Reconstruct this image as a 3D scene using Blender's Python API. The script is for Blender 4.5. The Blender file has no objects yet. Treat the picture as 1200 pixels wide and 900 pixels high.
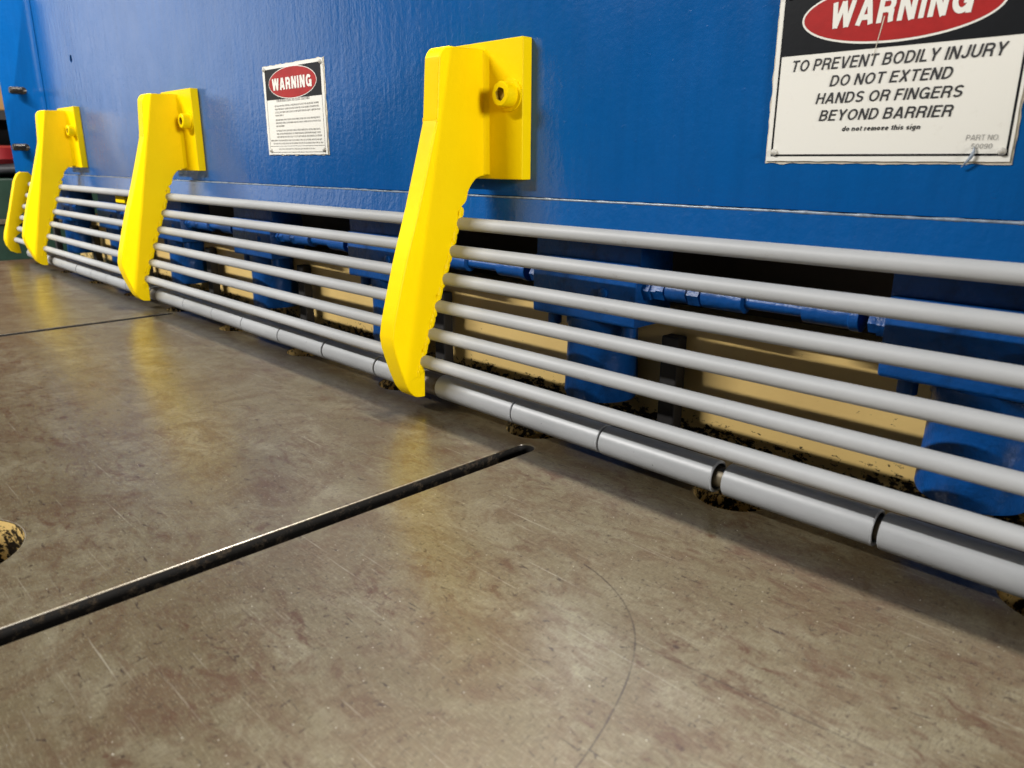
import bpy, bmesh, math, random
from mathutils import Vector, Matrix, noise
random.seed(7)
sc = bpy.context.scene
C = sc.collection
R = math.radians

# ------------------------------------------------------------------ camera
cam_d = bpy.data.cameras.new('camera'); cam = bpy.data.objects.new('camera', cam_d); C.objects.link(cam)
YAW, PITCH, ROLL = -0.7942, -0.2878, 0.004
fw = Vector((math.sin(YAW)*math.cos(PITCH), math.cos(YAW)*math.cos(PITCH), math.sin(PITCH)))
rt = Vector((math.cos(YAW), -math.sin(YAW), 0)); up = rt.cross(fw)
r2 = rt*math.cos(ROLL) + up*math.sin(ROLL); u2 = -rt*math.sin(ROLL) + up*math.cos(ROLL)
cam.matrix_world = Matrix(((r2.x, u2.x, -fw.x, 0.0), (r2.y, u2.y, -fw.y, -0.66), (r2.z, u2.z, -fw.z, 0.300), (0, 0, 0, 1)))
cam_d.sensor_width = 36; cam_d.lens = 882.07/1200*36; cam_d.clip_start = 0.01; cam_d.clip_end = 60
cam_d.dof.use_dof = True; cam_d.dof.focus_distance = 0.95; cam_d.dof.aperture_fstop = 10
sc.camera = cam
sc.cycles.use_denoising = True; sc.cycles.denoising_prefilter = 'ACCURATE'
# ------------------------------------------------------------------ world and lamps (workshop ceiling fixtures)
w = bpy.data.worlds.new('World'); sc.world = w; w.use_nodes = True
bg = w.node_tree.nodes['Background']; bg.inputs[0].default_value = (0.86, 0.93, 1.0, 1); bg.inputs[1].default_value = 0.03
def area(name, loc, target, sx, sy, power, col=(1, 0.96, 0.90), spread=180, strip=False):
    d = bpy.data.lights.new(name, 'AREA'); d.shape = 'RECTANGLE'; d.size = sx; d.size_y = sy; d.energy = power; d.color = col
    d.spread = R(spread)
    o = bpy.data.objects.new(name, d); C.objects.link(o); o.location = loc
    v = (Vector(target) - Vector(loc)).normalized()
    if strip: v = Vector((0, v.y, v.z)).normalized()          # tube fixtures run exactly along the beam
    xax = Vector((1, 0, 0)) if abs(v.x) < 0.9 else Vector((0, 1, 0))
    zax = -v; yax = zax.cross(xax).normalized(); xax = yax.cross(zax).normalized()
    o.matrix_world = Matrix(((xax.x, yax.x, zax.x, loc[0]), (xax.y, yax.y, zax.y, loc[1]), (xax.z, yax.z, zax.z, loc[2]), (0, 0, 0, 1)))
    return o
area('ceiling_strip_behind', (-0.70, 0.485, 3.0), (-0.70, -0.2, 0), 1.6, 0.03, 262, strip=True)
area('ceiling_strip_front', (-3.3, -3.0, 3.0), (-0.9, 0, 0.1), 2.4, 0.06, 310, (1, 0.98, 0.95), strip=True)
area('workshop_window', (4.4, -1.0, 1.25), (-0.7, -0.1, 0.25), 1.0, 1.0, 215, (1.0, 0.98, 0.95))
area('workshop_doorway', (-9.0, -3.0, 2.15), (-2.0, 0, 0.5), 3.1, 3.4, 50, (1.0, 0.985, 0.95))
vs = sc.view_settings; vs.view_transform = 'Standard'; vs.look = 'None'; vs.exposure = 0.14; vs.gamma = 1; vs.use_curve_mapping = False

# ------------------------------------------------------------------ material helpers
class NT:
    def __init__(s, name):
        s.m = bpy.data.materials.new(name); s.m.use_nodes = True; s.t = s.m.node_tree; s.n = s.t.nodes
        s.p = s.n['Principled BSDF']
        s.tc = s.n.new('ShaderNodeTexCoord')
    def link(s, a, b): s.t.links.new(a, b)
    def mapping(s, scale=(1, 1, 1), rot=(0, 0, 0), loc=(0, 0, 0)):
        a = s.n.new('ShaderNodeMapping'); a.inputs['Scale'].default_value = scale; a.inputs['Rotation'].default_value = rot; a.inputs['Location'].default_value = loc
        s.link(s.tc.outputs['Object'], a.inputs[0]); return a.outputs[0]
    def noise(s, scale, detail=4, rough=0.55, vec=None, dist=0):
        a = s.n.new('ShaderNodeTexNoise'); a.inputs['Scale'].default_value = scale; a.inputs['Detail'].default_value = detail
        a.inputs['Roughness'].default_value = rough; a.inputs['Distortion'].default_value = dist
        s.link(vec if vec else s.tc.outputs['Object'], a.inputs['Vector']); return a.outputs['Fac']
    def ramp(s, fac, stops):
        a = s.n.new('ShaderNodeValToRGB'); e = a.color_ramp.elements
        while len(e) < len(stops): e.new(0.5)
        for el, (p, c) in zip(e, stops):
            el.position = p; el.color = (c, c, c, 1) if not isinstance(c, tuple) else c + (1,)
        s.link(fac, a.inputs[0]); return a.outputs[0]
    def mix(s, fac, a, b, blend='MIX'):
        m = s.n.new('ShaderNodeMix'); m.data_type = 'RGBA'; m.blend_type = blend
        for sock, v in ((m.inputs[0], fac), (m.inputs[6], a), (m.inputs[7], b)):
            if isinstance(v, (int, float)): sock.default_value = v
            elif isinstance(v, tuple): sock.default_value = v + (1,) if len(v) == 3 else v
            else: s.link(v, sock)
        return m.outputs[2]
    def math(s, op, a, b=None, c=None):
        m = s.n.new('ShaderNodeMath'); m.operation = op
        for i, v in enumerate((a, b, c)):
            if v is None: continue
            if isinstance(v, (int, float)): m.inputs[i].default_value = v
            else: s.link(v, m.inputs[i])
        return m.outputs[0]
    def bump(s, h, strength=0.2, dist=0.001, normal=None):
        b = s.n.new('ShaderNodeBump'); b.inputs['Strength'].default_value = strength; b.inputs['Distance'].default_value = dist
        s.link(h, b.inputs['Height'])
        if normal: s.link(normal, b.inputs['Normal'])
        return b.outputs[0]
    def set(s, **k):
        names = dict(col='Base Color', rough='Roughness', metal='Metallic', normal='Normal', coat='Coat Weight', coatr='Coat Roughness', spec='Specular IOR Level')
        for kk, v in k.items():
            i = s.p.inputs[names[kk]]
            if isinstance(v, (int, float)): i.default_value = v
            elif isinstance(v, tuple): i.default_value = v + (1,)
            else: s.link(v, i)
        return s.m

def m_blue():
    t = NT('blue_gloss_enamel')
    peel = t.noise(110, 3, 0.6)
    drip = t.noise(55, 4, 0.6, t.mapping((1.0, 1.0, 0.16)))
    wave = t.noise(7, 2, 0.5)
    h = t.math('ADD', t.math('MULTIPLY', peel, 0.55), t.math('ADD', t.math('MULTIPLY', drip, 0.7), t.math('MULTIPLY', wave, 1.2)))
    spot = t.ramp(t.noise(130, 2, 0.5), [(0.70, 0.0), (0.76, 1.0)])
    h2 = t.math('ADD', h, t.math('MULTIPLY', spot, 0.14))
    col = t.mix(t.ramp(t.noise(4, 6, 0.65), [(0.3, 0.0), (0.7, 1.0)]), (0.0015, 0.078, 0.275), (0.002, 0.090, 0.315))
    brush = t.noise(16, 5, 0.65, t.mapping((4, 4, 0.35)))
    col = t.mix(t.ramp(brush, [(0.40, 0.0), (0.75, 0.45)]), col, (0.0015, 0.064, 0.225))
    ro = t.math('ADD', 0.13, t.math('MULTIPLY', t.noise(14, 4, 0.6), 0.14))
    return t.set(col=col, rough=ro, normal=t.bump(h2, 0.30, 0.003))
def m_blue_rough():
    t = NT('blue_brushed_enamel')
    h = t.math('ADD', t.noise(60, 4, 0.6), t.math('MULTIPLY', t.noise(220, 2, 0.5), 0.3))
    dirt = t.ramp(t.noise(25, 6, 0.7), [(0.5, 0.0), (0.75, 1.0)])
    col = t.mix(dirt, (0.003, 0.066, 0.26), (0.003, 0.026, 0.09))
    return t.set(col=col, rough=0.36, spec=0.28, normal=t.bump(h, 0.5, 0.003))
def m_yellow():
    t = NT('yellow_enamel')
    h = t.math('ADD', t.noise(70, 3, 0.5), t.math('MULTIPLY', t.noise(300, 2, 0.5), 0.25))
    col = t.mix(t.ramp(t.noise(12, 5, 0.6), [(0.3, 0.0), (0.7, 1.0)]), (0.90, 0.635, 0.001), (0.87, 0.60, 0.001))
    sm = t.ramp(t.noise(38, 7, 0.75), [(0.70, 0.0), (0.80, 0.55)])
    col = t.mix(sm, col, (0.52, 0.32, 0.01))
    return t.set(col=col, rough=0.40, spec=0.07, normal=t.bump(h, 0.22, 0.0015))
def m_grey(name, v, rust):
    t = NT(name)
    n = t.noise(30, 6, 0.65, t.mapping((0.25, 1, 1)))
    col = t.mix(t.ramp(n, [(0.35, 0.0), (0.7, 1.0)]), (v*0.975, v*0.995, v*1.01), (v*0.83, v*0.85, v*0.865))
    d = t.ramp(t.noise(75, 8, 0.8, t.mapping((0.5, 1, 1))), [(0.62, 0.0), (0.74, rust)])
    col = t.mix(d, col, (0.16, 0.12, 0.08))
    h = t.noise(180, 3, 0.5)
    return t.set(col=col, rough=0.5, spec=0.35, normal=t.bump(h, 0.12, 0.001))
def m_sleeve():
    t = NT('grey_painted_sleeve')
    n = t.noise(22, 6, 0.65, t.mapping((0.3, 1, 1)))
    col = t.mix(t.ramp(n, [(0.35, 0.0), (0.7, 1.0)]), (0.36, 0.37, 0.38), (0.28, 0.288, 0.295))
    sc1 = t.ramp(t.noise(40, 8, 0.75, t.mapping((0.25, 3, 3))), [(0.66, 0.0), (0.72, 0.9)])
    col = t.mix(sc1, col, (0.20, 0.15, 0.11))
    blk = t.ramp(t.noise(120, 4, 0.7), [(0.70, 0.0), (0.74, 0.8)])
    col = t.mix(blk, col, (0.05, 0.05, 0.05))
    return t.set(col=col, rough=0.40, normal=t.bump(t.noise(120, 3, 0.5), 0.15, 0.001))
def m_ochre(name, grease, lo, hi):
    t = NT(name)
    sep = t.n.new('ShaderNodeSeparateXYZ'); t.link(t.tc.outputs['Object'], sep.inputs[0])
    f = t.math('MULTIPLY_ADD', sep.outputs[2], -1.0/(hi-lo), hi/(hi-lo))       # 0 at hi, 1 at lo: grease gathers at the bottom edge
    f = t.math('MINIMUM', t.math('MAXIMUM', f, 0.0), 1.0)
    n = t.noise(130, 8, 0.75, t.mapping((0.6, 1, 1)))
    nb = t.noise(7, 4, 0.6)
    v = t.math('ADD', t.math('ADD', n, t.math('MULTIPLY', f, 0.22)), t.math('MULTIPLY', nb, 0.35))
    g = t.ramp(v, [(grease, 0.0), (grease+0.03, 1.0)])
    base = t.mix(t.ramp(t.noise(5, 5, 0.6), [(0.3, 0.0), (0.7, 1.0)]), (0.74, 0.53, 0.20), (0.62, 0.43, 0.16))
    col = t.mix(g, base, (0.018, 0.014, 0.010))
    return t.set(col=col, rough=0.32, normal=t.bump(v, 0.3, 0.001))
def m_table():
    t = NT('worn_steel_table_top')
    big = t.noise(3.2, 5, 0.6, None, 0.6)
    mid = t.noise(17, 9, 0.74, None, 0.8)
    A = t.mapping((7, 600, 1), (0, 0, R(-42))); B = t.mapping((10, 700, 1), (0, 0, R(-78))); D = t.mapping((8, 500, 1), (0, 0, R(18)))
    s1 = t.noise(1.0, 4, 0.6, A); s2 = t.noise(1.0, 4, 0.6, B); s3 = t.noise(1.0, 4, 0.6, D)
    fine = t.noise(1.0, 3, 0.75, t.mapping((1300, 170, 1), (0, 0, R(45))))          # brushed grain
    cross = t.noise(1.0, 3, 0.75, t.mapping((150, 1100, 1), (0, 0, R(28))))
    pit = t.noise(1.0, 5, 0.75, t.mapping((240, 110, 1), (0, 0, R(30))))
    c = t.mix(t.ramp(big, [(0.36, 0.0), (0.64, 1.0)]), (0.098, 0.081, 0.047), (0.072, 0.053, 0.027))
    c = t.mix(t.ramp(t.noise(6, 9, 0.76, t.mapping((1, 1.7, 1), (0, 0, R(-40)), (3, 1, 0)), 0.6), [(0.48, 0.0), (0.64, 0.85)]), c, (0.142, 0.126, 0.084))
    c = t.mix(t.ramp(mid, [(0.46, 0.0), (0.62, 0.85)]), c, (0.056, 0.033, 0.0145))
    c = t.mix(t.ramp(fine, [(0.38, 0.55), (0.50, 0.0)]), c, (0.034, 0.024, 0.014))
    c = t.mix(t.ramp(cross, [(0.54, 0.0), (0.66, 0.50)]), c, (0.185, 0.168, 0.112))
    c = t.mix(t.ramp(pit, [(0.35, 0.85), (0.42, 0.0)]), c, (0.026, 0.015, 0.008))
    c = t.mix(t.ramp(s1, [(0.63, 0.0), (0.72, 0.55)]), c, (0.26, 0.245, 0.20))
    c = t.mix(t.ramp(s3, [(0.66, 0.0), (0.75, 0.45)]), c, (0.24, 0.225, 0.185))
    c = t.mix(t.ramp(s2, [(0.28, 0.55), (0.36, 0.0)]), c, (0.024, 0.014, 0.008))
    # rust-brown blots and short dashes, gathered in clusters
    clus = t.ramp(t.noise(5.5, 4, 0.6, t.mapping((1, 1, 1), (0, 0, 0), (7, 2, 0))), [(0.40, 0.15), (0.58, 1.0)])
    blot = t.ramp(t.noise(28, 9, 0.80, t.mapping((1, 2.2, 1), (0, 0, R(35))), 0.6), [(0.50, 0.0), (0.62, 0.85)])
    c = t.mix(t.math('MULTIPLY', blot, clus), c, (0.044, 0.0175, 0.007))
    dash = t.ramp(t.noise(70, 4, 0.65, t.mapping((1, 3.0, 1), (0, 0, R(10)), (1, 5, 0)), 0.8), [(0.63, 0.0), (0.68, 0.9)])
    c = t.mix(dash, c, (0.018, 0.0085, 0.0045))
    painted_glint = t.ramp(t.noise(520, 1, 0.5), [(0.775, 0.0), (0.80, 1.0)])  # tiny glints painted into the colour as bright specks
    c = t.mix(painted_glint, c, (0.50, 0.48, 0.42))
    # a long thin scratched arc and a straight scribe line in the plate
    sep = t.n.new('ShaderNodeSeparateXYZ'); t.link(t.tc.outputs['Object'], sep.inputs[0])
    wob = t.math('MULTIPLY', t.math('SUBTRACT', t.noise(9, 2, 0.5), 0.5), 0.006)
    X, Y = sep.outputs[0], sep.outputs[1]
    u = t.math('MULTIPLY', t.math('SUBTRACT', X, Y), 0.70711); v = t.math('MULTIPLY', t.math('ADD', X, Y), 0.70711)
    f = t.math('MULTIPLY_ADD', t.math('MULTIPLY_ADD', t.math('MULTIPLY_ADD', u, 7.44093, -4.37597), u, 0.18599), u, -0.39005)
    arc = t.math('LESS_THAN', t.math('ABSOLUTE', t.math('ADD', t.math('SUBTRACT', v, f), t.math('MULTIPLY', wob, 0.5))), 0.00070)
    arc = t.math('MULTIPLY', arc, t.math('MULTIPLY', t.math('GREATER_THAN', u, -0.055), t.math('LESS_THAN', u, 0.17)))
    c = t.mix(t.math('MULTIPLY', arc, t.ramp(mid, [(0.36, 0.25), (0.56, 0.95)])), c, (0.020, 0.011, 0.006))
    g = t.math('SUBTRACT', Y, t.math('MULTIPLY_ADD', X, 0.109, -0.281))
    ln = t.math('LESS_THAN', t.math('ABSOLUTE', t.math('ADD', g, t.math('MULTIPLY', wob, 0.4))), 0.0007)
    ln = t.math('MULTIPLY', ln, t.math('MULTIPLY', t.math('GREATER_THAN', X, -0.32), t.math('LESS_THAN', X, -0.10)))
    c = t.mix(t.math('MULTIPLY', ln, t.ramp(mid, [(0.40, 0.1), (0.58, 0.8)])), c, (0.018, 0.010, 0.006))
    ro = t.math('ADD', 0.20, t.math('ADD', t.math('MULTIPLY', mid, 0.26), t.math('MULTIPLY', fine, 0.10)))
    h = t.math('ADD', t.math('MULTIPLY', fine, 0.5), t.math('ADD', t.math('MULTIPLY', s1, 0.45), t.math('ADD', t.math('MULTIPLY', s3, 0.4), t.math('MULTIPLY', mid, 0.6))))
    return t.set(col=c, rough=ro, metal=0.42, coat=0.50, coatr=0.22, normal=t.bump(h, 0.25, 0.0006))
def m_flat(name, col, rough=0.5, metal=0.0, nz=0.0, scale=40, spec=0.5):
    t = NT(name)
    dark = tuple(v*(1-nz) for v in col)
    c = t.mix(t.ramp(t.noise(scale, 6, 0.7), [(0.35, 0.0), (0.75, 1.0)]), col, dark) if nz else col
    return t.set(col=c, rough=rough, metal=metal, spec=spec, normal=t.bump(t.noise(scale*4, 3, 0.5), 0.1, 0.0006))
def m_groove():
    t = NT('greasy_groove_steel')
    n = t.ramp(t.noise(90, 8, 0.8), [(0.52, 0.0), (0.70, 1.0)])
    return t.set(col=t.mix(n, (0.007, 0.006, 0.005), (0.085, 0.062, 0.038)), rough=0.6, spec=0.2, normal=t.bump(n, 0.4, 0.001))
def m_sign_white():
    t = NT('aged_white_sign_face')
    d = t.ramp(t.noise(60, 7, 0.75), [(0.58, 0.0), (0.78, 0.35)])
    return t.set(col=t.mix(d, (0.80, 0.785, 0.72), (0.56, 0.52, 0.44)), rough=0.35, normal=t.bump(t.noise(90, 3, 0.5), 0.06, 0.0006))
M = dict(blue=m_blue(), blue2=m_blue_rough(), yellow=m_yellow(), rod=m_grey('grey_painted_rod', 0.43, 0.6), sleeve=m_sleeve(),
         ochre=m_ochre('ochre_enamel_greasy', 0.835, -0.025, 0.008), ochre2=m_ochre('ochre_enamel_blackened', 0.775, -1, 1),
         table=m_table(), groove=m_groove(),
         steel=m_flat('dark_steel', (0.10, 0.09, 0.08), 0.35, 0.8, 0.5, 80), shaft=m_flat('dirty_shaft', (0.16, 0.13, 0.08), 0.5, 0.3, 0.7, 60),
         white=m_sign_white(), black=m_flat('sign_black', (0.008, 0.009, 0.011), 0.4, 0, 0.3, 60, 0.2), red=m_flat('sign_red', (0.40, 0.018, 0.017), 0.4, 0, 0.25, 60, 0.25),
         ink=m_flat('sign_ink', (0.02, 0.02, 0.022), 0.5), lightink=m_flat('sign_faded_ink', (0.30, 0.29, 0.27), 0.5),
         rivet=m_flat('painted_rivet', (0.62, 0.60, 0.54), 0.4, 0, 0.4, 90), bead=m_flat('worn_lit_edge', (0.30, 0.36, 0.44), 0.28, 0, 0.75, 120),
         flake=m_flat('chipped_cream_edge', (0.66, 0.60, 0.48), 0.6, 0, 0.4, 120),
         green=m_flat('dark_green_cabinet', (0.016, 0.05, 0.03), 0.45, 0, 0.4, 8), redp=m_flat('red_plastic', (0.30, 0.015, 0.02), 0.4, 0, 0.3, 10),
         tan=m_flat('tan_board', (0.42, 0.22, 0.07), 0.6, 0, 0.3, 8), dark=m_flat('dark_shelf', (0.02, 0.018, 0.017), 0.6, 0, 0.4, 10), tarp=m_flat('grey_black_bundle', (0.05, 0.05, 0.055), 0.5, 0, 0.8, 20),
         dirty=m_flat('grimy_yellow', (0.60, 0.38, 0.012), 0.5, 0, 0.9, 160),
         brown=m_flat('dark_brown_shade', (0.07, 0.05, 0.028), 0.6, 0, 0.5, 12),
         floor=m_flat('workshop_floor', (0.10, 0.095, 0.085), 0.6, 0, 0.4, 3))

# ------------------------------------------------------------------ mesh helpers
def link(name, me, mat, parent=None, smooth=False):
    o = bpy.data.objects.new(name, me); C.objects.link(o)
    if mat is not None and not me.materials: me.materials.append(mat)
    if parent is not None: o.parent = parent
    if smooth: me.shade_smooth()
    return o
def bm_obj(name, bm, mat, parent=None, smooth=False, angle=None):
    me = bpy.data.meshes.new(name); bmesh.ops.recalc_face_normals(bm, faces=bm.faces); bm.to_mesh(me); bm.free()
    o = link(name, me, mat, parent, smooth)
    if angle: me.set_sharp_from_angle(angle=R(angle))
    return o
def tag(o, label, cat=None, group=None, kind=None):
    o['label'] = label
    if cat: o['category'] = cat
    if group: o['group'] = group
    if kind: o['kind'] = kind
    return o
def empty(name, loc=(0, 0, 0)):
    o = bpy.data.objects.new(name, None); C.objects.link(o); o.location = loc; return o
def box_bm(x0, x1, y0, y1, z0, z1, bev=0.0, seg=2, bm=None):
    b = bmesh.new()
    m = Matrix.Translation(((x0+x1)/2, (y0+y1)/2, (z0+z1)/2)) @ Matrix.Diagonal((x1-x0, y1-y0, z1-z0, 1))
    bmesh.ops.create_cube(b, size=1, matrix=m)
    if bev: bmesh.ops.bevel(b, geom=b.edges[:], offset=bev, segments=seg, profile=0.5, affect='EDGES')
    if bm is not None:
        me = bpy.data.meshes.new('tmp'); b.to_mesh(me); b.free(); bm.from_mesh(me); bpy.data.meshes.remove(me); return bm
    return b
def lathe_bm(prof, axis='X', origin=(0, 0, 0), n=28, bm=None):
    """prof: list of (axial, radius); caps where radius 0"""
    b = bm or bmesh.new(); rings = []
    for a, r in prof:
        ring = []
        for k in range(n):
            th = 2*math.pi*k/n
            c, s = r*math.cos(th), r*math.sin(th)
            p = {'X': (a, c, s), 'Y': (c, a, s), 'Z': (c, s, a)}[axis]
            ring.append(b.verts.new(Vector(p)+Vector(origin)))
        rings.append(ring)
    for r0, r1 in zip(rings, rings[1:]):
        for k in range(n):
            b.faces.new((r0[k], r0[(k+1) % n], r1[(k+1) % n], r1[k]))
    b.faces.new(rings[0]); b.faces.new(rings[-1])
    return b
def prism_bm(outline, x0, x1, bev, seg=2):
    """closed (y,z) outline extruded along x with rounded edges"""
    b = bmesh.new()
    vs0 = [b.verts.new((x0, y, z)) for y, z in outline]
    f = b.faces.new(vs0)
    r = bmesh.ops.extrude_face_region(b, geom=[f])
    bmesh.ops.translate(b, vec=(x1-x0, 0, 0), verts=[v for v in r['geom'] if isinstance(v, bmesh.types.BMVert)])
    b.normal_update()
    rim = [e for e in b.edges if len(e.link_faces) == 2 and abs(e.verts[0].co.x-e.verts[1].co.x) < 1e-6 and e.calc_face_angle(0) > 0.8]
    bmesh.ops.bevel(b, geom=rim, offset=bev, segments=seg, profile=0.5, affect='EDGES')
    return b
def lumpy(center, rad, seed, amp=0.3, sub=2, bm=None):
    b = bm or bmesh.new()
    t = bmesh.new(); bmesh.ops.create_icosphere(t, subdivisions=sub, radius=1)
    for v in t.verts:
        n = noise.noise(v.co*1.7 + Vector((seed*3.1, seed*1.7, seed)))
        v.co *= 1+amp*n
        v.co = Vector((v.co.x*rad[0], v.co.y*rad[1], v.co.z*rad[2])) + Vector(center)
    me = bpy.data.meshes.new('tmp'); t.to_mesh(me); t.free(); b.from_mesh(me); bpy.data.meshes.remove(me)
    return b
DG = lambda: bpy.context.evaluated_depsgraph_get()
def curve_mesh(splines, extrude, bevel=0.0):
    cu = bpy.data.curves.new('tmp', 'CURVE'); cu.dimensions = '2D'; cu.fill_mode = 'BOTH'; cu.extrude = extrude; cu.bevel_depth = bevel; cu.bevel_resolution = 1
    for pts in splines:
        s = cu.splines.new('POLY'); s.points.add(len(pts)-1); s.use_cyclic_u = True
        for p, (x, y) in zip(s.points, pts): p.co = (x, y, 0, 1)
    o = bpy.data.objects.new('tmp', cu); C.objects.link(o)
    me = bpy.data.meshes.new_from_object(o.evaluated_get(DG())); bpy.data.objects.remove(o); bpy.data.curves.remove(cu)
    return me
def circ(cx, cy, r, n=40, ry=None):
    return [(cx+r*math.cos(2*math.pi*k/n), cy+(ry or r)*math.sin(2*math.pi*k/n)) for k in range(n)]
def arc(cx, cy, rx, ry, a0, a1, n=14):
    return [(cx+rx*math.cos(R(a0+(a1-a0)*k/n)), cy+ry*math.sin(R(a0+(a1-a0)*k/n))) for k in range(n+1)]
def glyph(ch, t):
    """centre lines of a plain grotesque letter, cap height 1, stroke t -> (width, polylines)"""
    h = t/2; T = 1-h; x = 0.53
    W = {'I': t, 'i': t, '.': t, 'W': 1.02, 'M': 0.85, 'O': 0.80, 'G': 0.78, 'D': 0.71, 'N': 0.70, 'H': 0.69, 'U': 0.69, 'R': 0.70, 'A': 0.74, 'V': 0.71, 'X': 0.70, 'Y': 0.71, 'T': 0.64, 'E': 0.60, 'F': 0.56, 'B': 0.67, 'P': 0.64, 'L': 0.54, 'J': 0.52, 'S': 0.66,
         'm': 0.80, 't': 0.30, 'r': 0.34, 's': 0.49, 'v': 0.52, '5': 0.55, '0': 0.56, '9': 0.55}
    w = W.get(ch, 0.56); r = w-h; m = w/2
    def S(w_, top, bot):
        c = (top+bot)/2; q = (top-bot)/4; rx = w_/2-h
        return arc(w_/2, top-q, rx, q, 25, 200, 12)[:-1]+[(w_/2-rx*0.72, c+q*0.30), (w_/2+rx*0.72, c-q*0.30)]+arc(w_/2, bot+q, rx, q, 20, -155, 12)
    L = {'I': [[(h, 0), (h, 1)]], 'A': [[(h*0.9, 0), (m-h*0.35, 1)], [(w-h*0.9, 0), (m+h*0.35, 1)], [(w*0.2, 0.29), (w*0.8, 0.29)]],
         'B': [[(h, 0), (h, 1)], [(h, T), (w*0.55, T)]+arc(w*0.55, (T+0.53)/2, w*0.40-h, (T-0.53)/2, 90, -90)+[(h, 0.53)], [(h, 0.53), (w*0.58, 0.53)]+arc(w*0.58, (0.53+h)/2, w*0.42-h, (0.53-h)/2, 90, -90)+[(h, h)]],
         'D': [[(h, 0), (h, 1)], [(h, T), (w*0.45, T)]+arc(w*0.45, 0.5, w*0.55-h, 0.5-h, 90, -90, 20)+[(h, h)]],
         'E': [[(h, 0), (h, 1)], [(h, T), (w, T)], [(h, 0.53), (w*0.94, 0.53)], [(h, h), (w, h)]], 'F': [[(h, 0), (h, 1)], [(h, T), (w, T)], [(h, 0.52), (w*0.90, 0.52)]],
         'G': [arc(m, 0.5, m-h, 0.5-h, 38, 335, 26), [(w*0.55, 0.46), (w-h, 0.46), (w-h, 0)]], 'H': [[(h, 0), (h, 1)], [(r, 0), (r, 1)], [(h, 0.53), (r, 0.53)]],
         'J': [[(r, 1), (r, 0.30)]+arc(m, 0.28, m-h, 0.28-h, 0, -180)], 'L': [[(h, 0), (h, 1)], [(h, h), (w, h)]],
         'N': [[(h, 0), (h, 1)], [(r, 0), (r, 1)], [(h*1.1, 1), (r-h*0.1, 0)]], 'O': [arc(m, 0.5, m-h, 0.5-h, 0, 360, 36)],
         'P': [[(h, 0), (h, 1)], [(h, T), (w*0.58, T)]+arc(w*0.58, (T+0.45)/2, w*0.42-h, (T-0.45)/2, 90, -90)+[(h, 0.45)]],
         'R': [[(h, 0), (h, 1)], [(h, T), (w*0.58, T)]+arc(w*0.58, (T+0.48)/2, w*0.40-h, (T-0.48)/2, 90, -90)+[(h, 0.48)], [(w*0.58, 0.48), (w*0.80, 0.40), (r-h*0.3, 0.18), (r, 0)]],
         'S': [S(w, T, h)], 'T': [[(m, 0), (m, 1)], [(0, T), (w, T)]], 'U': [[(h, 1), (h, 0.34)]+arc(m, 0.34, m-h, 0.34-h, 180, 360, 18)+[(r, 1)]],
         'V': [[(h*0.9, 1), (m-h*0.35, 0)], [(w-h*0.9, 1), (m+h*0.35, 0)]], 'W': [[(h*0.9, 1), (w*0.26, 0)], [(w*0.26, 0), (m, 1)], [(m, 1), (w*0.74, 0)], [(w*0.74, 0), (w-h*0.9, 1)]],
         'X': [[(h, 0), (r, 1)], [(h, 1), (r, 0)]], 'Y': [[(h, 1), (m, 0.42)], [(r, 1), (m, 0.42)], [(m, 0), (m, 0.46)]],
         'd': [[(r, 0), (r, 1)], arc(m, x/2+0.08, m-h, x/2+0.08-h, 0, 360, 24)], 'o': [arc(m, x/2+0.08, m-h, x/2+0.08-h, 0, 360, 24)],
         'n': [[(h, 0), (h, x+0.16)], arc(m, x-0.10, m-h, 0.24-h, 180, 0)+[(r, 0)]], 't': [[(0, x+0.14), (w, x+0.14)], [(m, 0.9), (m, h*1.5), (w, h)]],
         'r': [[(h, 0), (h, x+0.16)], arc(w, x-0.15, w-h, 0.28-h, 180, 90)], 'e': [arc(m, x/2+0.08, m-h, x/2+0.08-h, 0, 318, 24), [(h, x/2+0.08), (r, x/2+0.08)]],
         'm': [[(h, 0), (h, x+0.16)], arc(w*0.27, x-0.10, w*0.27-h, 0.24-h, 180, 0)+[(w*0.5, 0)], arc(w*0.74, x-0.10, w*0.25-h*0.5, 0.24-h, 180, 0)+[(r, 0)]],
         'v': [[(h, x+0.16), (m, 0)], [(r, x+0.16), (m, 0)]], 'h': [[(h, 0), (h, 1)], arc(m, x-0.10, m-h, 0.24-h, 180, 0)+[(r, 0)]],
         'i': [[(h, 0), (h, x+0.16)], [(h, 0.88), (h, 1)]], 's': [S(w, x+0.16-h, h)], 'g': [arc(m, x/2+0.08, m-h, x/2+0.08-h, 0, 360, 24), [(r, x+0.16), (r, -0.05)]+arc(m, -0.03, m-h, 0.18, 0, -160)],
         '5': [[(w*0.92, T), (w*0.24, T), (h*1.3, 0.50)]+arc(m, 0.33, m-h, 0.33-h, 140, -150, 20)], '0': [arc(m, 0.5, m-h, 0.5-h, 0, 360, 28)], '9': [arc(m, 0.67, m-h, 0.33-h, 0, 360, 24), [(r, 0.67), (r-0.02, 0.40)]+arc(m, 0.35, m-h, 0.35-h, -10, -140, 10)],
         '.': [[(h, 0), (h, t)]]}
    return w, L.get(ch, [])
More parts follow.
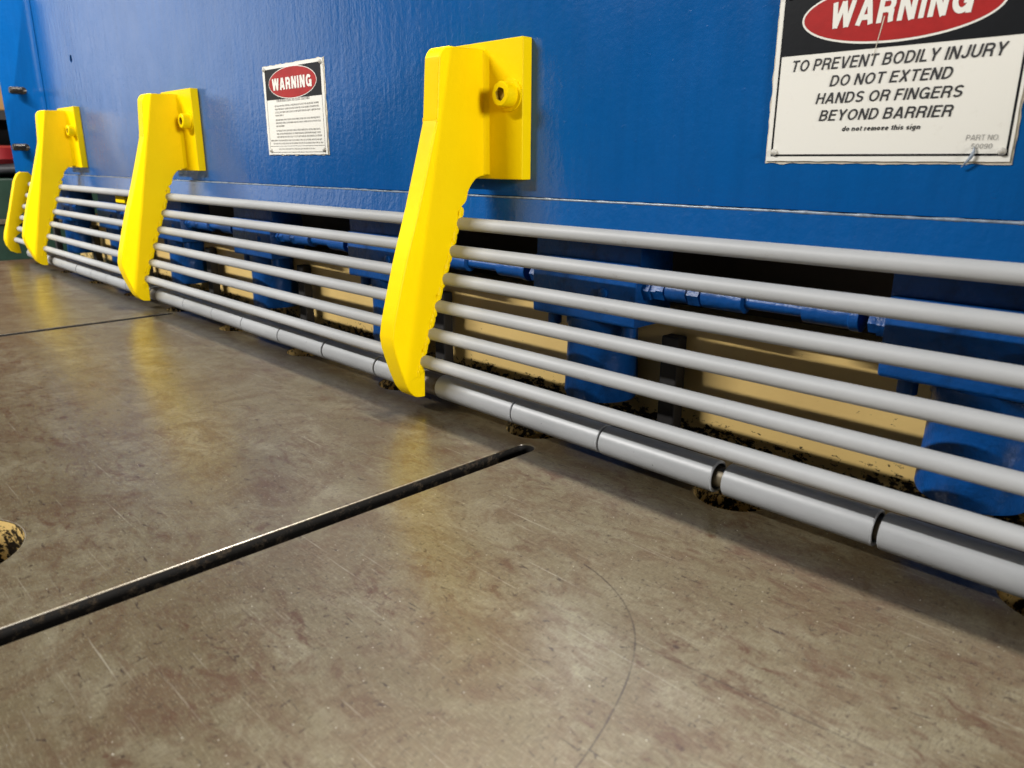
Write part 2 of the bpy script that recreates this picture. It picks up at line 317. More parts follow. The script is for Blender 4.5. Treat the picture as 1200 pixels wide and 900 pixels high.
def text_mesh(txt, rect, shear=0.0, weight=0.13, gap=0.15, depth=0.00012):
    """letters as flat relief filling rect=(x0,x1,z0,z1) (z0 baseline, z1 cap height); lies in the xz plane facing -y"""
    b = bmesh.new(); cur = 0.0; lev = 0
    for ch in txt:
        if ch == ' ': cur += 0.32; continue
        w_, lines = glyph(ch, weight)
        for P in lines:
            pts = [Vector(p) for p in P]; n = len(pts); closed = (pts[0]-pts[-1]).length < 1e-6 and n > 3; prev = None
            for k in range(n):
                a = pts[k-1] if k else (pts[-2] if closed else pts[0]); c = pts[k+1] if k < n-1 else (pts[1] if closed else pts[-1]); p = pts[k]
                d0 = (p-a).normalized() if (p-a).length > 1e-9 else None; d1 = (c-p).normalized() if (c-p).length > 1e-9 else None
                d = ((d0 or d1)+(d1 or d0)).normalized(); cs = max(0.55, d.dot(d1 or d0)); nr = Vector((-d.y, d.x))*(weight/2/cs)
                yy = -depth-0.000012*(lev % 5)
                cur2 = [b.verts.new((cur+q.x+shear*q.y, yy, q.y)) for q in (p+nr, p-nr)]
                if prev: b.faces.new((prev[0], prev[1], cur2[1], cur2[0]))
                prev = cur2
            lev += 1
        cur += w_+gap
    xs = [v.co.x for v in b.verts]; a, c = min(xs), max(xs); x0, x1, z0, z1 = rect
    for v in b.verts: v.co = (x0+(v.co.x-a)/(c-a)*(x1-x0), v.co.y, z0+v.co.z*(z1-z0))
    for f in b.faces:
        f.normal_update()
        if f.normal.y > 0: f.normal_flip()
    me = bpy.data.meshes.new('lettering'); b.to_mesh(me); b.free(); return me

# ================================================================== THE SETTING: steel table
def capsule(x0, x1, y_end, y0):
    r = (x1-x0)/2; cx = (x0+x1)/2
    pts = [(x1, y0), (x1, y_end-r)]
    pts += [(cx+r*math.cos(a), y_end-r+r*math.sin(a)) for a in [math.pi*k/10 for k in range(1, 10)]]
    pts += [(x0, y_end-r), (x0, y0)]
    return pts
holes_x = [-0.062, -0.318, -0.574, -0.831, -1.090, -1.345, -1.60, -1.855, -2.11, -2.365, -2.62, 0.194]
spl = [[(-2.76, -1.30), (0.9, -1.30), (0.9, 0.045), (-2.76, 0.045)], capsule(-0.550, -0.5255, -0.100, -1.28), capsule(-1.578, -1.554, -0.092, -1.28)]
spl += [circ(x, -0.054, 0.038, 36) for x in holes_x] + [circ(-0.700, -0.617, 0.066, 48)]
me = curve_mesh(spl, 0.020, 0.0010)
for v in me.vertices: v.co.z -= 0.0210
table = link('work_table', me, M['table']); me.set_sharp_from_angle(angle=R(25))
me.materials.append(M['groove']); me.materials.append(M['ochre2'])
for p in me.polygons:
    if abs(p.normal.z) < 0.2 and -2.75 < p.center.x < 0.89 and p.center.y < 0.04 and p.center.y > -1.29:
        p.material_index = 1 if (-0.56 < p.center.x < -0.51 and p.center.y > -1.3) or (-1.59 < p.center.x < -1.54) else 2
tag(table, 'worn brown steel table top with long grooves and round holes', 'table', kind='structure')
o = link('groove_floor', bpy.data.meshes.new('groove_floor'), M['groove'], table)
b = bmesh.new()
for x0, x1, y1 in ((-0.560, -0.516, -0.095), (-1.588, -1.544, -0.087)):
    box_bm(x0, x1, -1.29, y1, -0.052, -0.0425, 0, 1, b)
b.to_mesh(o.data); b.free()
bm_obj('bed_frame', box_bm(-2.74, 0.88, -1.28, 0.040, -0.12, -0.054), M['groove'], table)

# ================================================================== blue beam of the machine
PY = 0.018
beam = empty('machine_beam', (-1.2, PY, 0.222))
def child(o, parent):
    o.parent = parent; o.matrix_parent_inverse = parent.matrix_world.inverted() if parent.matrix_world else Matrix(); return o
bpy.context.view_layer.update()
PX0 = -2.715
me = curve_mesh([[(PX0, 0.2585), (0.75, 0.2585), (0.75, 0.76), (PX0, 0.76)], circ(-2.3716, 0.557, 0.010, 24)], 0.0125, 0.0)
for v in me.vertices: x, y, z = v.co; v.co = (x, PY+0.0125-z, y)
bmx = bmesh.new(); bmx.from_mesh(me); bmesh.ops.recalc_face_normals(bmx, faces=bmx.faces); bmx.to_mesh(me); bmx.free()
child(link('front_plate', me, M['blue']), beam)
child(bm_obj('lower_strip', prism_bm([(PY-0.0070, 0.2568), (PY-0.0125, 0.2220), (PY+0.030, 0.2220), (PY+0.030, 0.2568)], PX0, 0.75, 0.0010), M['blue']), beam)
child(bm_obj('light_stop_plate', box_bm(PX0, 0.75, PY+0.026, 0.30, 0.72, 0.758, 0.002), M['blue']), beam)  # unseen plate added to stop lamp light leaking in behind the front
child(bm_obj('hole_backing', box_bm(-2.42, -2.32, PY+0.035, PY+0.04, 0.52, 0.60), M['dark']), beam)
# wavy weld bead along the seam, coloured pale to read as a lit edge
b = bmesh.new(); N = 700; prev = None
for i in range(N+1):
    x = PX0+(0.75-PX0)*i/N
    r = 0.0013*(1+0.55*noise.noise(Vector((x*60, 0, 0)))+0.35*noise.noise(Vector((x*160, 3, 0))))
    zc = 0.2569+0.0005*noise.noise(Vector((x*9, 5, 0)))
    ring = [b.verts.new((x, PY-0.0066-r*math.cos(a)*0.9, zc+r*math.sin(a))) for a in [math.pi*(k/6-0.5) for k in range(7)]]
    if prev:
        for k in range(6): b.faces.new((prev[k], ring[k], ring[k+1], prev[k+1]))
    prev = ring
child(bm_obj('weld_bead', b, M['bead'], smooth=True), beam)
# end flange: bent forward at the far left
FA, FB = Vector((PX0+0.002, PY-0.001)), Vector((-2.806, -0.062))
b = bmesh.new(); dv = (FB-FA).normalized(); nv = Vector((dv.y, -dv.x))
if nv.x < 0: nv = -nv
pts = []
for k in range(7):            # rounded inner bend then straight flange
    a = k/6; c0 = FA+Vector((0.045, 0)); c1 = FA; c2 = FA+dv*0.035
    q = c0*(1-a)**2+c1*2*a*(1-a)+c2*a*a; pts.append(q)
pts.append(FB)
fr = [p+Vector((0, -0.0006)) for p in pts]; bk = [p-nv*0.014 for p in pts]
lo, hi = 0.228, 0.76
va = [[b.verts.new((p.x, p.y, z)) for z in (lo, hi)] for p in fr]; vb = [[b.verts.new((p.x, p.y, z)) for z in (lo, hi)] for p in bk]
for i in range(len(pts)-1):
    b.faces.new((va[i][0], va[i+1][0], va[i+1][1], va[i][1])); b.faces.new((vb[i][0], vb[i][1], vb[i+1][1], vb[i+1][0]))
    b.faces.new((va[i][1], va[i+1][1], vb[i+1][1], vb[i][1])); b.faces.new((va[i][0], vb[i][0], vb[i+1][0], va[i+1][0]))
b.faces.new((va[-1][0], vb[-1][0], vb[-1][1], va[-1][1])); b.faces.new((va[0][0], va[0][1], vb[0][1], vb[0][0]))
child(bm_obj('end_flange', b, M['blue'], smooth=True, angle=40), beam)
for z, u in ((0.497, 0.45), (0.335, 0.62)):
    p = FA+(FB-FA)*u
    prof = [(0.02, 0.011)]
    for k in range(8): prof += [(-0.004*k, 0.0112), (-0.004*k-0.002, 0.0098)]
    prof += [(-0.034, 0.0085)]
    child(bm_obj('threaded_stud', lathe_bm(prof, 'Y', (p.x, p.y, z), 20), M['steel'], smooth=True, angle=50), beam)
tag(beam, 'glossy blue painted machine beam with a weld seam along its lower edge', 'machine beam')

# ochre knife plate behind the guard
kp = bm_obj('knife_plate', box_bm(-2.95, 0.75, 0.120, 0.150, -0.10, 0.128, 0.002), M['ochre'])
tag(kp, 'ochre yellow painted plate with black grease spots behind the grey rods', 'machine plate')
cb = bm_obj('shadow_ledge', box_bm(-2.95, 0.75, 0.1080, 0.1205, 0.070, 0.1275, 0.0015), M['ochre'], kp)  # ledge added so that its shadow draws a dark gap below
for q in range(8):
    bm_obj('shade_gap_strip', box_bm(0.279-0.436*q-0.436+0.088, 0.279-0.436*q-0.436+0.112, 0.088, 0.1075, -0.055, 0.100, 0.002), M['dark'], kp)  # dark strips standing in for the shaded gaps in the ochre
rp = bm_obj('shade_plate', box_bm(-2.95, 0.75, 0.250, 0.270, 0.00, 0.715, 0.002), M['brown'])  # dark sheet that paints in the deep shade above the ochre plate
tag(rp, 'dark brown plate painted as the deep shade behind the top rods', 'machine plate')

# ================================================================== finger guard
guard = empty('finger_guard', (-0.735, -0.06, 0.0)); bpy.context.view_layer.update()
tag(guard, 'long finger guard of grey rods and bottom sleeves on yellow brackets', 'machine guard')
ROD = [(-0.0397-0.0126*i, 0.2257-0.03293*i) for i in range(6)]
RX0, RX1 = -2.776, 0.75
me_rod = None
for i, (y, z) in enumerate(ROD):
    if me_rod is None:
        b = bmesh.new(); n = 28; prev = None
        xs = [RX0+(RX1-RX0)*k/70 for k in range(71)]
        b = lathe_bm([(RX0, 0.0060)]+[(x+(0.0015 if k == 0 else 0), 0.0079) for k, x in enumerate(xs)]+[(RX1+0.0015, 0.006)], 'X', (0, 0, 0), 28)
        me_rod = bpy.data.meshes.new('rod'); bmesh.ops.recalc_face_normals(b, faces=b.faces); b.to_mesh(me_rod); b.free(); me_rod.shade_smooth(); me_rod.set_sharp_from_angle(angle=R(50))
    o = link('rod', me_rod, M['rod']); o.location = (0, y, z); child(o, guard)

# bracket plate outline (y, z); its right face is at x = 0 of the bracket
TH = 0.027
front = [(-0.054, 0.4270), (-0.0625, 0.4245), (-0.0685, 0.4170), (-0.0705, 0.4060), (-0.0748, 0.3500), (-0.0775, 0.3370), (-0.1050, 0.2480), (-0.1250, 0.1900), (-0.1440, 0.1260),
         (-0.1495, 0.1020), (-0.1500, 0.0920), (-0.1480, 0.0800), (-0.1420, 0.0600), (-0.1330, 0.0360), (-0.1270, 0.0255), (-0.1180, 0.0175), (-0.1040, 0.0155)]
rear = [(-0.1030, 0.0500)]
for i in range(5, -1, -1):
    y, z = ROD[i]
    rear += [(y-0.0030+0.0008*((i*7) % 3-1), z-0.008), (y-0.0040+0.0008*((i*5) % 3-1), z+0.0140)]
rear += [(-0.0315, 0.2520), (-0.0275, 0.2640), (-0.0205, 0.2735), (-0.0120, 0.2800), (0.0030, 0.2830)]
def smooth_line(P, n=5):
    out = []
    for i in range(len(P)-1):
        p0, p1, p2, p3 = (Vector(P[max(i-1, 0)]), Vector(P[i]), Vector(P[i+1]), Vector(P[min(i+2, len(P)-1)]))
        for k in range(n):
            t = k/n
            q = 0.5*((2*p1)+(p2-p0)*t+(2*p0-5*p1+4*p2-p3)*t*t+(3*p1-p0-3*p2+p3)*t**3)
            out.append((q.x, q.y))
    return out+[tuple(P[-1])]
OUT = smooth_line(front)+smooth_line(rear)+[(0.0030, 0.4285)]
plate_me = None; bp_me = None; bolt_me = None; weld_mes = []; fil_me = None; end_me = None
def to_me(b, name, smooth=True, ang=35):
    bmesh.ops.recalc_face_normals(b, faces=b.faces); m = bpy.data.meshes.new(name); b.to_mesh(m); b.free()
    if smooth: m.shade_smooth(); m.set_sharp_from_angle(angle=R(ang))
    return m
plate_me = to_me(prism_bm(OUT, -TH, 0.0, 0.0016, 2), 'bracket', True, 17)
bp_me = to_me(box_bm(-TH/2-0.0762, -TH/2+0.0762, 0.0022, PY-0.0004, 0.2785, 0.4370, 0.0012, 2), 'mounting_plate', True, 17)
# socket head bolt
def bolt_bm(cx, cz):
    b = bmesh.new(); n = 36; 
    def ring(y, rf):
        return [b.verts.new((cx+rf(2*math.pi*k/n)*math.cos(2*math.pi*k/n), y, cz+rf(2*math.pi*k/n)*math.sin(2*math.pi*k/n))) for k in range(n)]
    R0 = 0.0142; hexf = lambda th: 0.0070/math.cos(((th+0.3) % (math.pi/3))-math.pi/6)
    rs = [ring(0.0022, lambda t: 0.0185), ring(0.0002, lambda t: 0.0185), ring(0.0000, lambda t: R0), ring(-0.0140, lambda t: R0), ring(-0.0155, lambda t: R0-0.0015), ring(-0.0155, hexf), ring(-0.0100, hexf)]
    for a, c in zip(rs, rs[1:]):
        for k in range(n): b.faces.new((a[k], a[(k+1) % n], c[(k+1) % n], c[k]))
    b.faces.new(rs[-1]); return b
bolt_me = to_me(bolt_bm(0.0432, 0.3750), 'bolt', True, 30)
bolt_me.materials.append(M['yellow']); bolt_me.materials.append(M['dirty'])
for p in bolt_me.polygons:
    if p.center.y < -0.0095 and (p.center.x-0.0432)**2+(p.center.z-0.375)**2 < 0.0078**2 and (abs(p.normal.y) < 0.5 or p.center.y > -0.0120): p.material_index = 1
# fillet weld between plate and mounting plate
b = bmesh.new(); prev = None
for i in range(61):
    z = 0.284+(0.4265-0.284)*i/60; r = 0.0070+0.0012*noise.noise(Vector((z*120, 1, 2)))
    ring = [b.verts.new(p) for p in ((-0.001, 0.0030-r, z), (0.0016, 0.0030-r*0.55, z), (r*0.55, 0.0030-0.0022, z), (r*1.1, 0.0030, z))]
    if prev:
        for k in range(3): b.faces.new((prev[k], ring[k], ring[k+1], prev[k+1]))
    prev = ring
fil_me = to_me(b, 'weld_fillet', True, 80)
for i, (y, z) in enumerate(ROD):
    b = bmesh.new()
    for k in range(5):
        t = (k-2)/2
        lumpy((-0.0022+0.0010*random.random(), y-0.0052+0.0055*t, z+0.0140*t), (0.0032, 0.0036+0.0010*random.random(), 0.0062+0.0015*random.random()), i*11+k, 0.22, 3, b)
    weld_mes.append(to_me(b, 'weld_bead', True, 180))
    weld_mes.append(to_me(lumpy((-TH-0.0005, y-0.005, z), (0.003, 0.005, 0.010), i+50, 0.3, 2), 'weld_bead', True, 180))
desc = [(0.2100, 'unseen added yellow bracket beyond the right edge'), (-0.7213, 'nearest yellow bracket with a bolted mounting plate'), (-1.6520, 'middle yellow bracket left of the small warning sign'), (-2.4225, 'small far yellow bracket near the blue beam end')]  # first bracket is out of view, added to shade behind the rods
for bx, lab in desc:
    br = link('bracket', plate_me, M['yellow']); br.location = (bx, 0, 0); child(br, guard); br['label'] = lab
    for nm, m in [('mounting_plate', bp_me), ('bolt', bolt_me), ('weld_fillet', fil_me)]+[('weld_bead', m) for m in weld_mes]:
        o = link(nm, m, M['yellow']); o.parent = br
# end bracket: short plate without the upper mount, hooked over the rod ends
eo = [(-0.040, 0.262), (-0.060, 0.263), (-0.070, 0.256), (-0.080, 0.238), (-0.1060, 0.150), (-0.1290, 0.0800), (-0.1320, 0.0620), (-0.1290, 0.0440), (-0.1200, 0.0270), (-0.108, 0.0205), (-0.096, 0.0200)]
for i in range(5, -1, -1): y, z = ROD[i]; eo += [(y+0.004, z-0.011), (y-0.003, z-0.004), (y-0.003, z+0.004), (y+0.001, z+0.011)]
eo += [(-0.031, 0.250)]
br = link('bracket', to_me(prism_bm(eo, -TH, 0.0, 0.0016, 2), 'bracket_end', True, 17), M['yellow']); br.location = (-2.752, 0, 0); child(br, guard); br['label'] = 'short yellow end bracket half hidden at the far left'
# bottom sleeves on a shaft
TY, TZ, TR = -0.080, 0.0248, 0.0152
cuts = [-0.565, -0.441, -0.308, -0.173, -0.040, 0.095, 0.230, 0.365]
segs = [(-0.706, -0.565-0.0006), (-0.565+0.0006, -0.441-0.0009), (-0.441+0.0009, -0.3135), (-0.3030, -0.1755), (-0.1712, -0.041), (-0.039, 0.094), (0.096, 0.229), (0.231, 0.364), (0.366, 0.5)]
def run(a, bnd, n):
    out = []; L = (bnd-a)/n
    for k in range(n): out.append((a+k*L+random.choice((0.0006, 0.0008, 0.0016)), a+(k+1)*L-random.choice((0.0006, 0.0014))))
    return out
segs += [(-0.8275, -0.738), (-0.9605, -0.8305), (-1.0945, -0.9635), (-1.223, -1.0970), (-1.342, -1.2245), (-1.47, -1.3425), (-1.610, -1.4706)]
segs += [(-1.785, -1.650), (-1.9160, -1.787), (-2.0270, -1.9168), (-2.1470, -2.0296), (-2.27, -2.1510), (-2.358, -2.272), (-2.52, -2.400), (-2.632, -2.522)]
segs[0] = (-0.698, segs[0][1])
for x0, x1 in segs:
    x0 *= 1.0234; x1 *= 1.0234
    L = x1-x0
    prof = [(0.02, 0.0118), (0.0, 0.0124), (0.0, TR-0.0008), (0.0008, TR)]+[(L*k/6, TR) for k in range(1, 6)]+[(L-0.0008, TR), (L, TR-0.0008), (L, 0.0124), (L-0.02, 0.0118)]
    b = lathe_bm(prof, 'X', (x0, 0, 0), 40)
    for f in [f for f in b.faces if len(f.verts) > 8]: b.faces.remove(f)
    o = bm_obj('sleeve', b, M['sleeve'], None, True, 35); o.location = (0, TY+random.uniform(-0.0004, 0.0004), TZ+random.uniform(-0.0004, 0.0004)); child(o, guard)
child(bm_obj('shaft', lathe_bm([(-2.715, 0.0095), (0.6, 0.0095)], 'X', (0, TY, TZ), 28), M['shaft'], smooth=True, angle=50), guard)
for bx, _ in desc:
    child(bm_obj('shaft_collar', lathe_bm([(bx-0.030, 0.010), (bx-0.029, 0.0140), (bx+0.0055, 0.0138), (bx+0.0065, 0.0100)], 'X', (0, TY, TZ), 24), M['shaft'], smooth=True, angle=40), guard)

# ================================================================== hold-downs under the beam
HY = 0.040
def make_holddown(first):
    root = empty('hold_down')
    P = lambda nm, b, ang=35: bm_obj(nm, b, M['blue2'], root, True, ang)
    P('body', box_bm(-0.082, 0.082, HY+0.007, HY+0.072, 0.180, 0.330, 0.002))
    P('flange', box_bm(-0.082, 0.082, HY, HY+0.074, 0.113, 0.1865, 0.0035))
    P('piston', lathe_bm([(0.118, 0.040), (0.113, 0.0470), (0.103, 0.0470), (0.100, 0.0450), (0.060, 0.0455), (0.014, 0.0475), (0.009, 0.0455)], 'Z', (0.0, HY+0.046, 0), 40))
    for sx in (-0.060, 0.060):
        P('bolt', lathe_bm([(0.118, 0.009), (0.098, 0.009), (0.0965, 0.0075)], 'Z', (sx, HY+0.020, 0), 12))
    P('elbow_fitting', lathe_bm([(0.078, 0.013), (0.092, 0.013), (0.093, 0.0105), (0.100, 0.0105)], 'X', (0, HY+0.022, 0.158), 6), 20)
    P('elbow_fitting', lathe_bm([(-0.100, 0.0105), (-0.093, 0.0105), (-0.092, 0.013), (-0.078, 0.013)], 'X', (0, HY+0.022, 0.158), 6), 20)
    P('bleed_screw', lathe_bm([(HY-0.004, 0.004), (HY-0.003, 0.006), (HY+0.004, 0.006)], 'Y', (0.035, 0, 0.150), 10))
    return root
hd = make_holddown(True)
hd_lab = ['blue hold-down cylinder at the far right edge below the large warning sign', 'blue hold-down cylinder just right of the nearest yellow bracket',
          'blue hold-down cylinder behind the rods just left of the nearest yellow bracket', 'blue hold-down cylinder behind the rods right of the middle yellow bracket',
          'blue hold-down cylinder behind the rods left of the middle yellow bracket', 'blue hold-down cylinder behind the rods right of the small far bracket', 'blue hold-down cylinder at the far left end of the rods']
HX = [-0.157, -0.593, -1.029, -1.465, -1.901, -2.337, -2.773]
for i, (x, lab) in enumerate(zip(HX, hd_lab)):
    if i == 0: o = hd
    else:
        o = hd.copy(); C.objects.link(o)
        for ch in list(hd.children):
            c = ch.copy(); C.objects.link(c); c.parent = o
    o.location = (x, 0, 0); tag(o, lab, 'hold-down', 'hold-down cylinders behind the guard')
# hydraulic pipe between two hold-downs
def make_pipe():
    root = empty('hydraulic_pipe'); oy, oz = HY+0.022, 0.160
    P = lambda nm, prof, n=24: bm_obj(nm, lathe_bm(prof, 'X', (0, oy, oz), n), M['blue2'], root, True, 35)
    P('nut', [(0.100, 0.009), (0.101, 0.0125), (0.111, 0.0125), (0.112, 0.010)], 6)
    P('coupling', [(0.113, 0.010), (0.1135, 0.0120), (0.140, 0.0120), (0.141, 0.0105)])
    P('nut', [(0.142, 0.010), (0.1425, 0.0130), (0.157, 0.0130), (0.158, 0.011)], 6)
    P('tee', [(0.159, 0.0105), (0.160, 0.0128), (0.208, 0.0128), (0.209, 0.009)])
    P('tube', [(0.205, 0.0075), (0.275, 0.0075)])
    P('coupling', [(0.272, 0.009), (0.273, 0.0120), (0.318, 0.0120), (0.3195, 0.0135), (0.328, 0.0135), (0.329, 0.009)])
    return root
pp = make_pipe()
pl = ['thin blue hydraulic pipe between the two hold-downs right of the nearest yellow bracket', 'thin blue hydraulic pipe running behind the nearest yellow bracket', 'thin blue hydraulic pipe behind the rods below the small warning sign',
      'thin blue hydraulic pipe running behind the middle yellow bracket', 'thin blue hydraulic pipe between the two far yellow brackets']
for i, lab in enumerate(pl):
    if i == 0: o = pp
    else:
        o = pp.copy(); C.objects.link(o)
        for ch in list(pp.children):
            c = ch.copy(); C.objects.link(c); c.parent = o
    o.location = (HX[i+1], 0, 0); tag(o, lab, 'pipe', 'hydraulic pipes between hold-downs')
yt = bm_obj('yellow_block', box_bm(-2.215, -2.145, 0.030, 0.042, 0.190, 0.215, 0.002), M['yellow'])
tag(yt, 'small yellow block behind the top rods near the small far bracket', 'block')

# ================================================================== warning signs
def edge_noise(x0, x1, z0, z1, amp, step=0.006, seed=0):
    pts = []
    def seg(a, b_, out):
        n = max(2, int((Vector(b_)-Vector(a)).length/step))
        for k in range(n):
            p = Vector(a).lerp(Vector(b_), k/n); d = amp*noise.noise(Vector((p.x*90+seed, p.y*90, seed)))
            pts.append((p.x+out[0]*d, p.y+out[1]*d))
    seg((x0, z0), (x1, z0), (0, 1)); seg((x1, z0), (x1, z1), (1, 0)); seg((x1, z1), (x0, z1), (0, 1)); seg((x0, z1), (x0, z0), (1, 0))
    return pts
def flat(name, splines, y_front, thick, mat, parent):
    me = curve_mesh(splines, thick/2)
    for v in me.vertices: x, y, z = v.co; v.co = (x, y_front+thick/2-z, y)
    bmx = bmesh.new(); bmx.from_mesh(me); bmesh.ops.recalc_face_normals(bmx, faces=bmx.faces); bmx.to_mesh(me); bmx.free()
    return link(name, me, mat, parent)
def rect(x0, x1, z0, z1): return [(x0, z0), (x1, z0), (x1, z1), (x0, z1)]
YF = PY-0.0020
def letters(name, txt, r, mat, parent, y, shear=0.0, weight=0.13):
    o = link(name, text_mesh(txt, r, shear, weight), mat, parent); o.location.y = y; return o
def rivet(x, z, r, parent):
    b = lumpy((x, YF-0.0008, z), (r, 0.0028, r), x*10, 0.12, 2)
    return bm_obj('rivet', b, M['rivet'], parent, True)
# large sign
s = empty('warning_sign')
tag(s, 'large warning sign reading to prevent bodily injury', 'sign')
flat('paint_edge', [edge_noise(-0.3555, -0.1570, 0.2990, 0.4462, 0.0016, 0.003, 3)], PY-0.0007, 0.0006, M['flake'], s)
flat('backing_plate', [edge_noise(-0.3540, -0.1585, 0.3010, 0.4455, 0.0006, 0.006, 8)], YF, 0.0012, M['white'], s)
flat('border_line', [rect(-0.3500, -0.1605, 0.3052, 0.4420), rect(-0.3483, -0.1622, 0.3069, 0.4403)], YF-0.00015, 0.00025, M['black'], s)
flat('header_panel', [rect(-0.34825, -0.16225, 0.3893, 0.44025)], YF-0.00015, 0.0003, M['black'], s)
flat('oval_ring', [circ(-0.2550, 0.4165, 0.0775, 80, 0.0240)], YF-0.0003, 0.0003, M['white'], s)
flat('oval', [circ(-0.2550, 0.4165, 0.0757, 80, 0.0222)], YF-0.00045, 0.0003, M['red'], s)
letters('lettering', 'WARNING', (-0.3065, -0.2000, 0.4078, 0.4275), M['white'], s, YF-0.0006, 0.10, 0.21)
for txt, r in (('TO PREVENT BODILY INJURY', (-0.3370, -0.1722, 0.3760, 0.3853)), ('DO NOT EXTEND', (-0.3025, -0.2070, 0.3622, 0.3710)),
               ('HANDS OR FINGERS', (-0.3130, -0.1975, 0.3485, 0.3572)), ('BEYOND BARRIER', (-0.3085, -0.2025, 0.3345, 0.3433)), ('do not remove this sign', (-0.2870, -0.2245, 0.3257, 0.3297))):
    letters('lettering', txt, r, M['ink'], s, YF-0.0002, 0.20, 0.155 if txt[0] != 'd' else 0.18)
for txt, r in (('PART NO.', (-0.1905, -0.1680, 0.3167, 0.3207)), ('50090', (-0.1860, -0.1717, 0.3105, 0.3142))):
    letters('lettering', txt, r, M['lightink'], s, YF-0.0002, 0.1, 0.10)
for x, z in ((-0.3468, 0.3088), (-0.1645, 0.3085), (-0.3468, 0.4385), (-0.1645, 0.4385)): rivet(x, z, 0.0031, s)
# curled paint flake at the lower edge
b = bmesh.new(); prev = None
for k in range(9):
    t = k/8; cx, cz = -0.1900+0.006*t+0.003*math.sin(t*3), 0.2968+0.015*t; yy = YF-0.0012-0.0016*math.sin(t*math.pi)
    rr = 0.0017*math.sin(math.pi*(0.12+0.85*t))
    ring = [b.verts.new((cx-rr, yy, cz)), b.verts.new((cx, yy-0.0008, cz)), b.verts.new((cx+rr, yy, cz+0.0008)), b.verts.new((cx, yy+0.0006, cz))]
    if prev:
        for q in range(4): b.faces.new((prev[q], ring[q], ring[(q+1) % 4], prev[(q+1) % 4]))
    prev = ring
bm_obj('paint_flake', b, M['bead'], s, True)
flat('scratch', [[(-0.2688, 0.3825), (-0.2683, 0.3825), (-0.2632, 0.4125), (-0.2640, 0.4125)]], YF-0.00075, 0.0001, M['flake'], s)
# small sign
s = empty('warning_sign')
tag(s, 'small warning sign with paragraphs of fine print between two yellow brackets', 'sign')
flat('paint_edge', [edge_noise(-1.3125, -1.1105, 0.3085, 0.4550, 0.0022, 0.004, 14)], PY-0.0007, 0.0006, M['flake'], s)
flat('backing_plate', [edge_noise(-1.3105, -1.1135, 0.3095, 0.4540, 0.0015, 0.008, 18)], YF, 0.0012, M['white'], s)
flat('header_panel', [rect(-1.3030, -1.1195, 0.4005, 0.4490)], YF-0.00015, 0.0003, M['black'], s)
flat('oval_ring', [circ(-1.2120, 0.4245, 0.0790, 80, 0.0252)], YF-0.0003, 0.0003, M['white'], s)
flat('oval', [circ(-1.2120, 0.4245, 0.0778, 80, 0.0240)], YF-0.00045, 0.0003, M['red'], s)
letters('lettering', 'WARNING', (-1.2780, -1.1480, 0.4143, 0.4330), M['white'], s, YF-0.0006, 0.0, 0.23)
flat('border_line', [rect(-1.3030, -1.1195, 0.3130, 0.4005), rect(-1.3022, -1.1203, 0.3138, 0.3997)], YF-0.00015, 0.0003, M['ink'], s)
flat('border_line', [rect(-1.3020, -1.1205, 0.3232, 0.3238)], YF-0.00015, 0.0003, M['ink'], s)
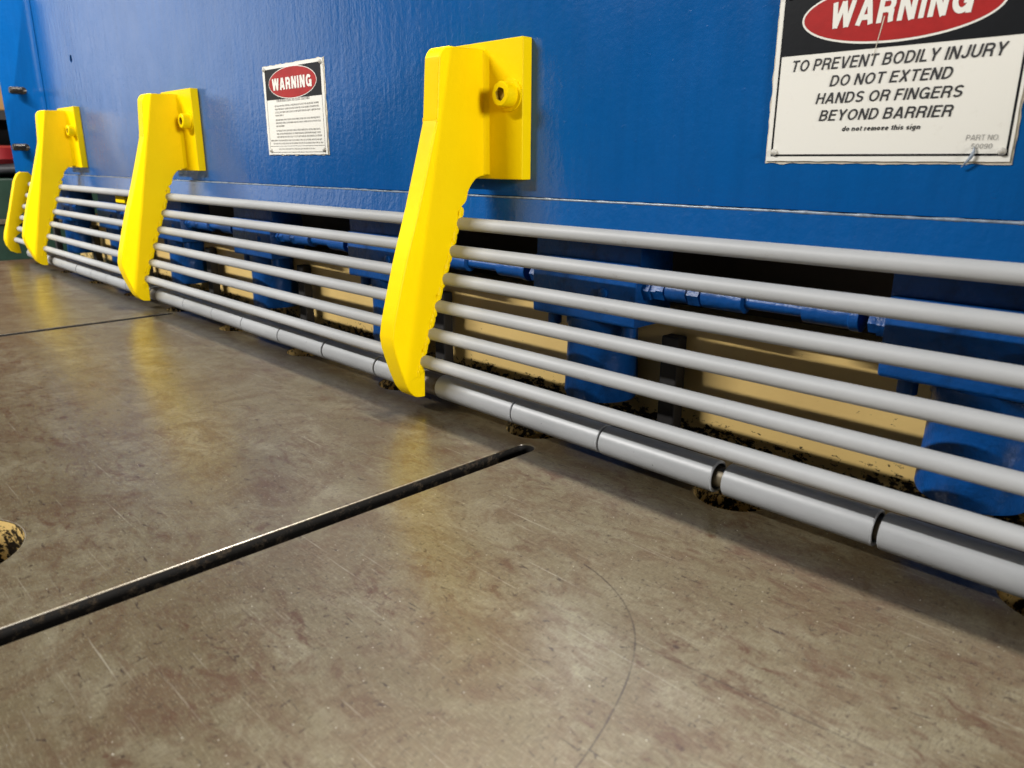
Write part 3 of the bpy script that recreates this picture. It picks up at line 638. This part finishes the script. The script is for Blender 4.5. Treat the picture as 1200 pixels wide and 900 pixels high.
# fine print too small to read: rows of short strokes
rows = [(0.3955, -1.268, -1.158, 0.0040)]+[(0.3880-0.0051*k, -1.276, -1.127, 0.0026) for k in range(4)]+[(0.3655-0.0051*k, -1.276, -1.127, 0.0026) for k in range(3)]+[(0.3478-0.0051*k, -1.276, -1.127, 0.0026) for k in range(3)]+[(0.3318, -1.299, -1.124, 0.0024), (0.3268, -1.290, -1.124, 0.0024), (0.3178, -1.272, -1.150, 0.0020)]
for ri, (z, x0, x1, hgt) in enumerate(rows):
    b = bmesh.new(); x = x0; end = x1 if ri not in (4, 7) else x0+0.03
    while x < end-0.004:
        for k in range(random.randint(2, 8)):
            wd = hgt*0.62
            if x+wd > end: break
            kind = random.randint(0, 3); st = hgt*0.17
            R_ = [(x, x+st, z, z+hgt)]
            if kind != 1: R_.append((x+st, x+wd*0.85, z+hgt-st, z+hgt))
            if kind in (1, 2): R_.append((x+st, x+wd*0.85, z, z+st))
            if kind in (0, 3): R_.append((x+wd*0.85-st, x+wd*0.85, z, z+hgt-st))
            for a0, a1, c0, c1 in R_:
                b.faces.new([b.verts.new(p) for p in ((a0, YF-0.0002, c0), (a1, YF-0.0002, c0), (a1, YF-0.0002, c1), (a0, YF-0.0002, c1))])
            x += wd
        x += hgt*0.55
    bm_obj('fine_print', b, M['lightink'], s)
for x, z in ((-1.3035, 0.4495), (-1.1190, 0.4490), (-1.3000, 0.3165), (-1.1225, 0.3165)): rivet(x, z, 0.0035, s)

# ================================================================== what shows past the left end of the beam
cab = empty('green_cabinet', (-5.2, 0.5, -0.9)); bpy.context.view_layer.update()
child(bm_obj('cabinet_body', box_bm(-5.6, -4.9, -0.6, 1.6, -0.9, -0.03, 0.01), M['green']), cab)
child(bm_obj('cabinet_top', box_bm(-5.6, -5.0, -0.55, 1.6, -0.026, 0.200, 0.01), M['green']), cab)
child(bm_obj('edge_trim', box_bm(-4.905, -4.885, -0.6, 1.6, -0.038, -0.012, 0.002), M['shaft']), cab)
tag(cab, 'dark green cabinet standing past the far end of the table', 'cabinet')
b = lathe_bm([(0.285, 0.15), (0.275, 0.19), (0.30, 0.215), (0.36, 0.205), (0.372, 0.17), (0.374, 0.02)], 'Z', (-5.2, 0.32, 0), 32)
tag(bm_obj('red_basin', b, M['redp'], None, True, 45), 'red plastic basin on a dark bundle above the green cabinet', 'basin')
b = lumpy((-5.2, 0.36, 0.2455), (0.24, 0.28, 0.045), 4, 0.25, 3)
tag(bm_obj('cloth_bundle', b, M['tarp'], None, True), 'crumpled dark grey bundle under the red basin', 'bundle')
sh = empty('dark_shelf', (-5.75, 0.5, -0.9)); bpy.context.view_layer.update()
child(bm_obj('shelf_back', box_bm(-5.95, -5.85, -0.9, 2.0, -0.9, 1.60, 0.01), M['dark']), sh)
child(bm_obj('shelf_board', box_bm(-5.84, -5.45, -0.7, 1.9, 0.52, 0.575, 0.004), M['dark']), sh)
tag(sh, 'dark shelf unit behind the red basin at the far left edge', 'shelf')
bxo = bm_obj('tan_box', box_bm(-5.80, -5.50, -0.1, 1.2, 0.5765, 0.90, 0.008), M['tan'])
tag(bxo, 'tan box on the dark shelf at the far left edge', 'box')
